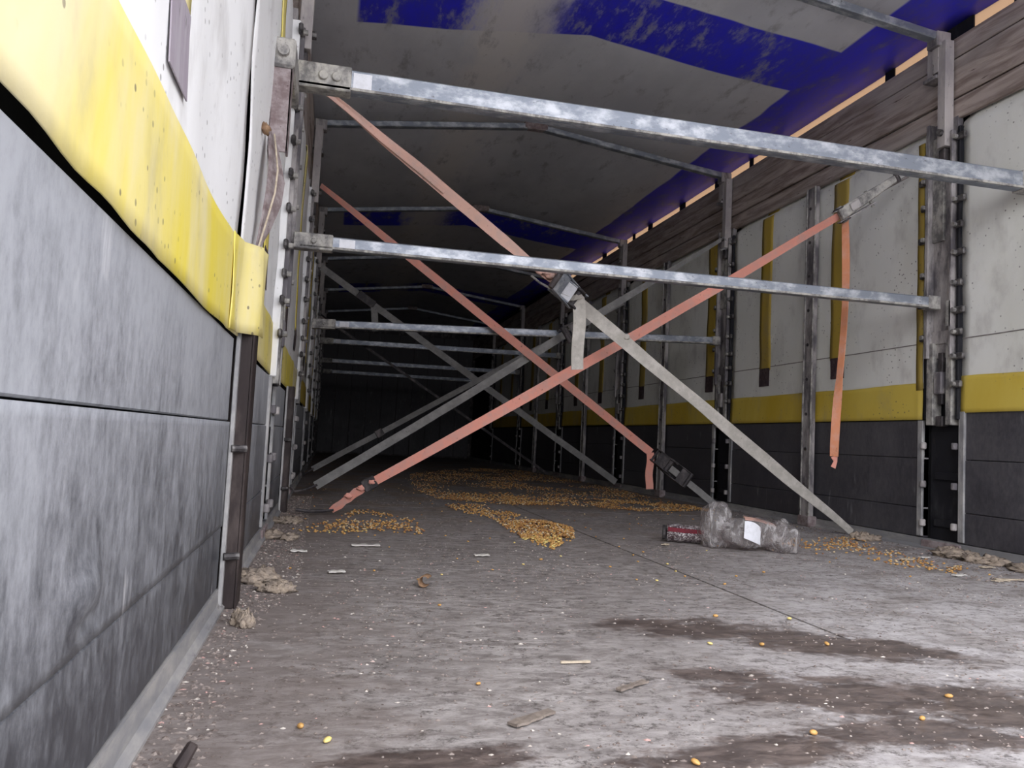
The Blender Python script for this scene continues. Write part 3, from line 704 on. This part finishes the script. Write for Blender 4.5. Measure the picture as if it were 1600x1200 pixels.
for e in (-1, 1):
    MB().obox(pb+wq*e*.024+nB*.010, dB*.085, wq*.0025, nB*.018).build('side_plate', 'post', rk, bevel=.001)
    MB().cyl(pb-dB*.060+wq*e*.024+nB*.014, pb-dB*.060+wq*e*.030+nB*.014, .026, 14).build('ratchet_wheel', 'dark_metal', rk, bevel=.002)
MB().cyl(pb-dB*.060-wq*.034+nB*.014, pb-dB*.060+wq*.034+nB*.014, .014, 12).build('spool', 'dirty_steel', rk)
MB().cyl(pb+dB*.075-wq*.036+nB*.006, pb+dB*.075+wq*.036+nB*.006, .007, 10).build('pin', 'dirty_steel', rk)
hm = MB(); h0 = pb-dB*.075+nB*.026+wq*.004; h1 = pb+dB*.205+nB*.030+wq*.020
hm.addv([h0+wq*.026, h0-wq*.026, h0-wq*.026+nB*.012, h0+wq*.026+nB*.012, h1+wq*.017, h1-wq*.013, h1-wq*.013+nB*.008, h1+wq*.017+nB*.008],
        [(0, 1, 2, 3), (7, 6, 5, 4), (0, 4, 5, 1), (1, 5, 6, 2), (2, 6, 7, 3), (3, 7, 4, 0)])
hm.build('handle', 'dirty_steel', rk, bevel=.004)
MB().cyl(h1-wq*.018+nB*.004, h1+wq*.022+nB*.004, .010, 10).build('handle_grip', 'dark_metal', rk, bevel=.002)
MB().obox(lerp(h0, h1, .25)+nB*.015, dB*.022, wq*.016, nB*.003).build('release_tab', 'post', rk, bevel=.002)
MB().tube([lerp(B0, B1, .935), lerp(B0, B1, .965)+Vector((0, 0, .004)), B1], .006, 8).build('hook_rod', 'rope', rb)
MB().tube([B1, B1+Vector((.004, -.05, .03)), B1+Vector((.002, -.10, .055))], .0045, 8).build('hook', 'dirty_steel', rb)
T0 = lerp(B0, B1, .876)+Vector((.03, -.018, .0)); tp = []
for i in range(26):
    t = i/25; tp.append(T0+Vector((.010*math.sin(t*5)-.016*t, -.006*math.sin(t*4), -.985*t)))
MB().ribbon(tp, [Vector((.25+.6*max(0, math.sin(t*9)), -1, 0)) for t in [i/25 for i in range(26)]], [.030]*18+[.034]*8, .004).build('loose_tail', 'orange_cord', rb)
MB().ribbon([tp[-1], tp[-1]+Vector((.006, 0, -.02)), tp[-1]+Vector((-.004, 0, -.045))], Vector((1, 0, 0)), [.03, .016, .022]).build('tail_knot', 'pink', rb)

# strap C: salmon, second bay, with hanging tail
C0, C1 = Vector((-.125, 4.33, 1.655)), Vector((2.20, 4.24, .025))
rc = empty('ratchet_strap', (C1.x, C1.y, 0), 'salmon strap falling from upper left to a ratchet low by the right wall', 'strap')
dC = (C1-C0).normalized(); tc = .845
MB().ribbon(seg(C0, lerp(C0, C1, tc-.02), 30, 0, .004, 12), [wdir(C0, C1, .9*max(0, 1-i/9)) for i in range(31)], [.030+.016*min(1, i/10) for i in range(31)]).build('webbing', 'pink', rc)
ratchet(rc, lerp(C0, C1, tc+.01), dC, 'dark ratchet buckle', 1.25, .12, 1, 'dark_metal', 'dark_metal')
MB().ribbon(seg(lerp(C0, C1, tc+.03), C1, 8, 0, .003, 13), wdir(C0, C1), .038).build('lower_webbing', 'dark_web', rc)
T0 = lerp(C0, C1, tc-.025)+Vector((.0, -.012, -.008))
MB().ribbon([T0+Vector((.004*math.sin(i), -.004*i/8, -.205*i/8)) for i in range(9)], Vector((1, .1, 0)), .046, .004).build('loose_tail', 'pink', rc)

# strap E: grey, second bay, rising to the right, with square ratchet frame
E0, E1 = Vector((-.05, 4.31, .055)), Vector((2.215, 4.315, 1.60))
re_ = empty('ratchet_strap', (E0.x, E0.y, 0), 'dark grey strap rising right to a square ratchet behind the hanging grey tail', 'strap')
dE = (E1-E0).normalized(); te = .60
MB().ribbon(seg(E0, lerp(E0, E1, te-.02), 24, .008, .004, 21), wdir(E0, E1), .044).build('webbing', 'dark_web', re_)
ratchet(re_, lerp(E0, E1, te), dE, 'square dark ratchet frame', 1.3, 1.2, -1, 'dark_metal', 'dark_metal')
MB().ribbon(seg(lerp(E0, E1, te+.03), E1, 16, 0, .003, 22), [wdir(E0, E1, .6*i/16) for i in range(17)], [.046-.02*i/16 for i in range(17)]).build('upper_webbing', 'dark_web', re_)
MB().tube([E1, E1+Vector((.02, .01, .02)), E1+Vector((.045, .02, .0)), E1+Vector((.05, .03, -.04)), E1+Vector((.01, .02, -.055))], .007, 8).build('hook', 'dirty_steel', re_)

MB().tube([E0+Vector((.01, 0, .006)), E0+Vector((-.05, 0, -.022)), Vector((XL+.03, 4.31, .022)), Vector((XL+.012, 4.31, .045))], .007, 8).build('floor_hook', 'dark_metal', re_)
# straps D and F: third bay
D0, D1 = Vector((-.135, 6.09, 1.57)), Vector((2.27, 6.08, .05))
rd = empty('ratchet_strap', (D1.x, D1.y, 0), 'dim grey strap falling from upper left, with a short tail hanging by its buckle', 'strap')
dD = (D1-D0).normalized(); td = .145
MB().ribbon(seg(D0, D1, 30, .0, .004, 31), wdir(D0, D1), .050).build('webbing', 'dark_web', rd)
MB().obox(lerp(D0, D1, td)+Vector((0, -.012, 0)), dD*.075, wdir(D0, D1)*.032, Vector((0, -.010, 0))).build('buckle', 'dark_metal', rd, bevel=.004)
T0 = lerp(D0, D1, td+.03)+Vector((-.01, -.026, -.01)); MB().ribbon([T0+Vector((.003*i, 0, -.030*i)) for i in range(7)], Vector((1, 0, 0)), .05).build('loose_tail', 'dark_web', rd)
F0, F1 = Vector((-.10, 6.05, .06)), Vector((2.26, 6.05, 1.50))
rf = empty('lashing_strap', (F0.x, F0.y, 0), 'dim grey strap rising right, just behind and above the dark grey ratchet strap', 'strap')
MB().ribbon(seg(F0, F1, 30, .0, .004, 32), wdir(F0, F1), .040).build('webbing', 'dark_web', rf)
MB().tube([F0+Vector((.01, 0, .006)), F0+Vector((-.03, 0, -.02)), Vector((XL+.03, 6.05, .02)), Vector((XL+.012, 6.05, .045))], .007, 8).build('floor_hook', 'dark_metal', rf)
MB().obox(lerp(F0, F1, .20)+Vector((0, -.006, .0)), (F1-F0).normalized()*.03, wdir(F0, F1)*.03, Vector((0, -.006, 0))).build('buckle', 'dark_metal', rf, bevel=.003)
H0, H1 = Vector((.0, 7.9, 1.37)), Vector((2.2, 7.86, .02))
rh = empty('lashing_strap', (H1.x, H1.y, 0), 'faint strap falling to the right, deepest in the dark', 'strap')
MB().ribbon(seg(H0, H1, 24, .0, .003, 33), wdir(H0, H1), .025).build('webbing', 'dark_metal', rh)  # webbing coloured dark so it sinks into the unlit depth
MB().tube([H0, H0+Vector((-.09, -.02, .06)), Vector((XL+.03, 7.86, 1.47))], .008, 8).build('hook', 'dark_metal', rh)

# loose webbing hanging in a loop below the rusty claw, left
lp = [Vector((-.170, 1.90, 1.02)), Vector((-.160, 1.86, .97)), Vector((-.150, 1.83, .91)), Vector((-.150, 1.80, .85)), Vector((-.160, 1.77, .78)), Vector((-.172, 1.74, .715))]
o = empty('hanging_webbing', (-.17, 1.9, 1.02), 'frayed grey-brown webbing strip hanging below the rusty claw at left', 'webbing')
MB().ribbon(lp, [Vector((.2, 1, 0)), Vector((.3, 1, 0)), Vector((.45, 1, 0)), Vector((.5, 1, 0)), Vector((.35, 1, 0)), Vector((.2, 1, 0))], [.04, .055, .065, .06, .045, .015], .004).build('strip', 'rust', o)
MB().tube([p+Vector((.004, -.03 if 0 < i < 5 else -.015, 0)) for i, p in enumerate(lp)], .0022, 6).build('rope_edge', 'straw', o)
MB().blob((-.178, 1.80, 1.00), (.010, .014, .012), 4, .5).build('knot', 'leaf', o, smooth=True)

# ------------------------------------------------------------------ rubbish on the floor
bag = empty('crumpled_bottle', (1.42, 2.58, 0), 'crumpled clear plastic bottle with a white label lying on the floor', 'bottle')
def crumple(c, r, seed, amp, n=26, mm=18, fr=3.0):
    mb = MB().blob(c, r, seed, amp*.75, n, mm, fr); mb.v = [(x, y, max(.002, z)) for x, y, z in mb.v]; return mb
crumple((1.360, 2.62, .075), (.060, .058, .088), 3, .26, 36, 24, 1.5).build('crushed_neck', 'plastic', bag, smooth=True)
crumple((1.465, 2.55, .060), (.115, .062, .056), 8, .26, 36, 24, 1.6).build('crushed_body', 'plastic', bag, smooth=True)
crumple((1.555, 2.52, .048), (.052, .064, .066), 12, .30, 36, 24, 1.7).build('crushed_base', 'plastic', bag, smooth=True)
MB().grid(lambda u, v: (1.392+.060*u+.008*v, 2.482-.006*math.sin(u*3)+.010*v, .050+.056*v-.022*u+.008*math.sin(u*3.1)*v), 6, 6).build('label', 'white_print', bag, solid=.002)
MB().ribbon([Vector((1.425, 2.540, .112)), Vector((1.47, 2.525, .108)), Vector((1.525, 2.51, .092))], Vector((.2, 1, .2)), .035).build('pink_band', 'pink_dusty', bag)
pk = empty('drink_packet', (1.27, 2.72, 0), 'crushed dark packet with white and red print beside the clear bottle', 'packet')
mb = MB()
for i in range(11):
    t = i/10; c = Vector((1.225+.115*t, 2.74-.045*t, .034)); rr = .030+.004*noise.noise(Vector((t*5, 2, 0)))
    for j in range(14):
        a = 2*math.pi*j/14; q = rr*(1+.16*noise.noise(Vector((t*6, math.cos(a)*2, math.sin(a)*2))))
        mb.v.append((c.x+.35*q*math.cos(a), c.y+q*math.cos(a), max(.001, c.z+q*1.05*math.sin(a))))
for i in range(10):
    for j in range(14): mb.f.append((i*14+j, i*14+(j+1) % 14, (i+1)*14+(j+1) % 14, (i+1)*14+j))
mb.f += [tuple(range(14))[::-1], tuple(range(140, 154))]
mb.build('body', 'pack', pk, smooth=True)
MB().ribbon([Vector((1.215, 2.705, .050)), Vector((1.27, 2.685, .047)), Vector((1.335, 2.66, .046))], Vector((0, -.3, 1)), .015, .003).build('red_stripe', 'pack_red', pk)
MB().cyl((1.222, 2.741, .034), (1.212, 2.745, .034), .027, 12).build('crushed_end', 'pack_black', pk)

def solo(mb, name, mat, loc, label, cat, group=None, **k):
    o = mb.build(name, mat, loc=loc, **k); return tag(o, label, cat, group)
# clumps of spilled meal
for (x, y, rx, ry, rz, lab) in [(-.085, 1.77, .042, .030, .020, 'pale crumbly clump of spilled meal on the floor right of the dark channel foot'),
                                (-.135, 1.88, .050, .045, .024, 'brownish clump of spilled meal against the left sideboard foot'),
                                (-.125, 1.47, .018, .030, .022, 'small pale clump at the foot of the dark channel'),
                                (-.13, 2.62, .05, .06, .022, 'clump of dirt at the foot of the hooked post on the left'),
                                (-.13, 3.1, .05, .09, .02, 'low dirt clump by the left wall before the brown post'),
                                (2.20, 2.93, .06, .04, .030, 'pale meal clump at the lower end of the grey strap'),
                                (2.235, 2.47, .075, .07, .030, 'pale meal ridge at the foot of the hooked post on the right'),
                                (2.225, 2.33, .055, .07, .027, 'middle lump of the pale ridge along the right wall'),
                                (2.225, 2.17, .05, .08, .022, 'low meal lump along the right wall near the picture edge'),
                                (2.23, 2.02, .045, .08, .020, 'meal lump along the right wall at the picture edge')]:
    mb = MB()
    for k in range(7):
        ox, oy = random.uniform(-.6, .6)*rx, random.uniform(-.6, .6)*ry
        mb.blob((x+ox, y+oy, rz*.3), (rx*.55, ry*.55, rz*random.uniform(.4, .8)), k+int(abs(x+y)*37), .6, 16, 10, 5)
    mb.v = [(a, b, max(.0005, c)) for a, b, c in mb.v]
    solo(mb, 'meal_clump', 'meal', (x, y, 0), lab, 'clump', 'clumps of spilled meal', smooth=True)
# paper and straw scraps
def scrap(x, y, L, W, ang, mat, lab, name='paper_scrap', cat='scrap', h=.006):
    c, s_ = math.cos(ang), math.sin(ang)
    def fn(u, v):
        a, b = (u-.5)*L, (v-.5)*W*(1+.5*noise.noise(Vector((u*5, x*9, y*7)))); return (x+a*c-b*s_, y+a*s_+b*c, .003+h*(.5+.5*noise.noise(Vector((u*4+x*5, v*3, y*4)))))
    solo(MB().grid(fn, 8, 3), name, mat, (x, y, 0), lab, cat, 'scraps on the floor', solid=.003)
scrap(.13, 2.46, .085, .02, .12, 'paper', 'longest white paper scrap on the floor below the left maize patch')
scrap(.04, 1.99, .04, .018, .2, 'paper', 'white torn scrap left of the curled dry leaf')
scrap(-.06, 2.32, .045, .016, .1, 'paper', 'white scrap on the floor nearest the left sideboards')
scrap(.455, 2.30, .045, .018, .1, 'paper', 'white paper scrap left below the maize pile')
scrap(2.05, 2.42, .035, .02, .1, 'paper', 'pale flake before the foot of the right hooked post')
scrap(1.86, 2.05, .05, .016, .2, 'paper', 'white flake on the floor before the pale ridge at right')
scrap(1.99, 1.99, .10, .012, -.25, 'straw', 'long straw blade lying along the right wall', 'straw_blade', 'straw', .003)
scrap(1.93, 1.97, .06, .012, .1, 'straw', 'short straw blade near the long one at right', 'straw_blade', 'straw', .003)
scrap(2.12, 2.22, .05, .018, .0, 'straw', 'flat husk flake close to the right wall', 'husk_flake', 'husk', .005)
scrap(1.93, 2.36, .05, .02, .3, 'straw', 'orange husk flake on the floor at right', 'husk_flake', 'husk', .008)
scrap(.395, 1.205, .048, .004, .0, 'straw', 'thin pale stick lying left of the large wet stain', 'thin_stick', 'stick', .001)
scrap(.44, 1.082, .065, .010, .58, 'splinter', 'dark wood splinter below the thin pale stick', 'wood_splinter', 'splinter', .003)
scrap(.265, .967, .075, .014, .62, 'splinter', 'flat dark splinter nearer the loading edge', 'wood_splinter', 'splinter', .002)
scrap(1.17, 2.62, .03, .018, .7, 'straw', 'small tan scrap before the dark packet')
# curled dry leaf
mb = MB().grid(lambda u, v: (.235+.012*math.cos(.6+u*4.6)+.012*(v-.5), 1.83+.030*(v-.5), .0145+.012*math.sin(.6+u*4.6)), 12, 3)
solo(mb, 'dry_leaf', 'leaf', (.235, 1.83, 0), 'small curled brown leaf lying alone on the grey floor', 'leaf', solid=.002, smooth=True)
# dark peg in the bottom left corner
mb = MB().cyl((-.124, .862, .0), (-.112, .872, .022), .0075, 10, .006)
solo(mb, 'dark_peg', 'dark_brown', (-.12, .865, 0), 'short dark peg on the floor at the bottom left', 'peg', bevel=.002)

# ------------------------------------------------------------------ maize
def kernel_mesh(seg_=7):
    vs, fs = [], []
    prof = [(-1, 0), (-.7, .62), (-.05, .98), (.6, .80), (1, 0)]
    for a, r in prof:
        if r == 0: vs.append((a, 0, 0))
        else: vs += [(a, r*math.cos(2*math.pi*j/seg_)*.80, r*math.sin(2*math.pi*j/seg_)*.5) for j in range(seg_)]
    n = seg_; last = len(vs)-1
    for j in range(n): fs.append((0, 1+(j+1) % n, 1+j)); fs.append((last, last-n+j, last-n+(j+1) % n))
    for k in range(2):
        for j in range(n):
            a = 1+k*n+j; b = 1+k*n+(j+1) % n
            fs.append((a, b, b+n, a+n))
    return np.array(vs), fs
KV, KF = kernel_mesh()
def inpoly(p, poly):
    x, y = p; c = False; j = len(poly)-1
    for i in range(len(poly)):
        xi, yi = poly[i]; xj, yj = poly[j]
        if (yi > y) != (yj > y) and x < (xj-xi)*(y-yi)/(yj-yi)+xi: c = not c
        j = i
    return c
def samp(poly, n, pw=None):
    xs = [p[0] for p in poly]; ys = [p[1] for p in poly]; out = []; tries = 0
    while len(out) < n and tries < n*60:
        tries += 1
        p = (random.uniform(min(xs), max(xs)), random.uniform(min(ys), max(ys)))
        if inpoly(p, poly):
            if pw and noise.noise(Vector((p[0]*pw, p[1]*pw*.7, 4)))*1.5+.45 < random.random(): continue
            out.append(p)
    return out
pileA = [(.58, 4.06), (.82, 4.05), (.89, 3.41), (.98, 3.12), (.86, 2.71), (.72, 2.46), (.66, 2.68), (.70, 3.29), (.60, 3.68)]
front = [(.74, 3.25), (.92, 3.38), (.98, 3.10), (.86, 2.70), (.72, 2.47), (.68, 2.72)]
far = [(.73, 7.2), (1.6, 9.2), (2.2, 9.0), (2.25, 6.0), (2.10, 4.12), (1.62, 3.98), (1.36, 4.22), (.96, 4.14), (.62, 4.2), (.54, 5.12)]
fedge = [(.60, 4.35), (.96, 4.12), (1.36, 4.22), (1.62, 3.97), (2.12, 4.08), (2.15, 4.5), (1.7, 4.75), (1.2, 4.75), (.7, 4.9)]
lpile = [(-.11, 2.81), (.04, 3.14), (.15, 3.69), (.36, 3.25), (.36, 2.80), (.2, 2.66), (.04, 2.72)]
rbase = [(1.70, 2.86), (1.91, 2.90), (2.15, 2.98), (2.13, 2.50), (2.05, 2.25), (1.88, 2.07), (1.79, 2.24), (1.78, 2.44), (1.66, 2.68)]
allf = [(-.1, 1.9), (-.1, 6.5), (2.2, 6.5), (2.2, 2.0), (1.3, 1.9), (.6, 1.8)]
K = []
def addk(P, sc=1.0, hgt=None, matw=0):
    for p in P:
        z = .0035
        if hgt: z += hgt(p)*random.random()**.6
        K.append((p[0], p[1], z, random.uniform(.0045, .0062)*sc))
addk(samp(front, 1150, 9), 1.12, lambda p: .016*max(0, 1-((p[0]-.84)/.16)**2-((p[1]-2.9)/.55)**2))
addk(samp(pileA, 700, 5), 1.0, lambda p: .006)
addk(samp(far, 3800, 2.6)); addk(samp(fedge, 2000, 4.5), 1.0, lambda p: .006)
addk(samp(lpile, 420, 5), 1.0, lambda p: .004)
addk(samp(rbase, 330, 6), 1.0, lambda p: .004)
addk(samp(allf, 210), .85)
addk(samp([(.0, .85), (0, 2.0), (1.6, 2.0), (1.3, 1.1), (.7, .85)], 7))
solok = [(.02, .92), (.41, .82), (.60, .89), (.77, 1.30), (.95, 1.50), (.90, 1.30), (-.01, .965), (.62, 2.25), (.99, 2.2)]
K2 = [(x, y, .004, .0062) for x, y in solok] + sorted(K, key=lambda k: k[0]**2+k[1]**2)
N1 = 300
base_me = []
for var in range(4):
    me = bpy.data.meshes.new('maize_kernel'); sc = Matrix.Diagonal((1, random.uniform(.8, 1.05), random.uniform(.85, 1.2), 1))
    me.from_pydata([tuple(sc @ Vector(v)) for v in KV], [], KF); me.materials.append(M['kernel_fresh'] if var < 1 else M['kernel'])
    for p in me.polygons: p.use_smooth = True
    base_me.append(me)
for i, (x, y, z, s_) in enumerate(K2[:N1]):
    o = bpy.data.objects.new('maize_kernel', base_me[i % 4]); C.objects.link(o); o.location = (x, y, z-.0008); o.scale = (s_, s_, s_)
    o.rotation_euler = (random.uniform(-.2, .2), random.uniform(-.2, .2), random.uniform(0, 6.28))
    if i < len(solok): lab = ['maize kernel nearest the bottom edge, left of centre', 'maize kernel at the bottom edge between two wet stains', 'pale maize kernel on the paler floor at lower right', 'maize kernel lying on the big wet stain',
        'maize kernel in the floor joint, farther end', 'maize kernel by the near end of the floor joint', 'small kernel left of the nearest one', 'maize kernel alone left of the floor joint', 'maize kernel at the far end of the floor joint'][i]
    elif y > 2.4 and inpoly((x, y), lpile): lab = 'maize kernel in the thin patch on the left, under the salmon strap'
    elif inpoly((x, y), front) or inpoly((x, y), pileA): lab = 'maize kernel at the near edge of the golden heap in mid floor'
    elif inpoly((x, y), rbase): lab = 'maize kernel among the crumbs along the right wall'
    else: lab = 'single loose yellow maize kernel lying on the open grey floor'
    tag(o, lab, 'maize kernel', 'loose maize kernels on the floor')
rest = K2[N1:]; nV = len(KV); allv = np.zeros((len(rest)*nV, 3)); allF = []
for i, (x, y, z, s_) in enumerate(rest):
    R_ = np.array(Matrix.Rotation(random.uniform(0, 6.28), 3, 'Z') @ Matrix.Rotation(random.uniform(-.5, .5), 3, 'Y') @ Matrix.Rotation(random.uniform(-.8, .8), 3, 'X'))
    allv[i*nV:(i+1)*nV] = (KV*s_) @ R_.T + np.array((x, y, z)); allF += [tuple(a+i*nV for a in f) for f in KF]
me = bpy.data.meshes.new('spilled_maize'); me.from_pydata(allv.tolist(), [], allF); me.materials.append(M['kernel'])
for p in me.polygons: p.use_smooth = True
o = bpy.data.objects.new('spilled_maize', me); C.objects.link(o)
tag(o, 'spilled golden maize heaped and strewn across the dim floor', 'maize', None, 'stuff')

# ------------------------------------------------------------------ crumbs and grit
def crumbs(name, spots, lab):
    vs = []; fs = []
    for x, y, s_ in spots:
        k = len(vs); h = s_*random.uniform(.4, .9); a = random.uniform(0, 6.28); e = random.uniform(.5, 1.8)
        for j in range(5):
            t = a+j*2*math.pi/5; q = s_*random.uniform(.7, 1.2); vs.append((x+q*e*math.cos(t), y+q*math.sin(t), .0002))
        vs.append((x+random.uniform(-.3, .3)*s_, y+random.uniform(-.3, .3)*s_, h))
        fs += [(k+j, k+(j+1) % 5, k+5) for j in range(5)]
    me = bpy.data.meshes.new(name); me.from_pydata(vs, [], fs); me.materials.append(M['debris'])
    o = bpy.data.objects.new(name, me); C.objects.link(o); tag(o, lab, 'crumbs', None, 'stuff')
dl = [(-.17, .5), (-.17, 4.3), (-.06, 4.3), (-.05, 2.6), (-.04, 1.95), (-.10, 1.4), (-.10, .8), (-.12, .5)]
sp = [(x, y, random.uniform(.0012, .0036)) for x, y in samp(dl, 5200)]
sp = [(x, y, s_*(1.15 if x < -.12 else 1)) for x, y, s_ in sp]
crumbs('dirt_crumbs', sp, 'dirt and meal crumbs strewn along the foot of the left wall')
sp = [(x, y, random.uniform(.002, .006)) for x, y in samp([(2.27, 1.8), (2.27, 4.4), (2.05, 4.3), (2.02, 2.9), (1.85, 2.1), (1.9, 1.8)], 1500)]
crumbs('meal_crumbs', sp, 'meal crumbs and chaff strewn along the foot of the right wall')
sp = [(x, y, random.uniform(.0012, .0034)) for x, y in samp([(-.1, .8), (-.1, 5), (2.1, 5), (2.1, 1.6), (1.2, .8)], 3800, 3)]
sp += [(x, y, random.uniform(.0010, .0030)) for x, y in samp([(-.1, .8), (-.1, 2.6), (1.8, 2.6), (1.8, 1.5), (1.2, .8)], 5200, 4)]
crumbs('floor_grit', sp, 'fine grit and chaff scattered over the open floor')
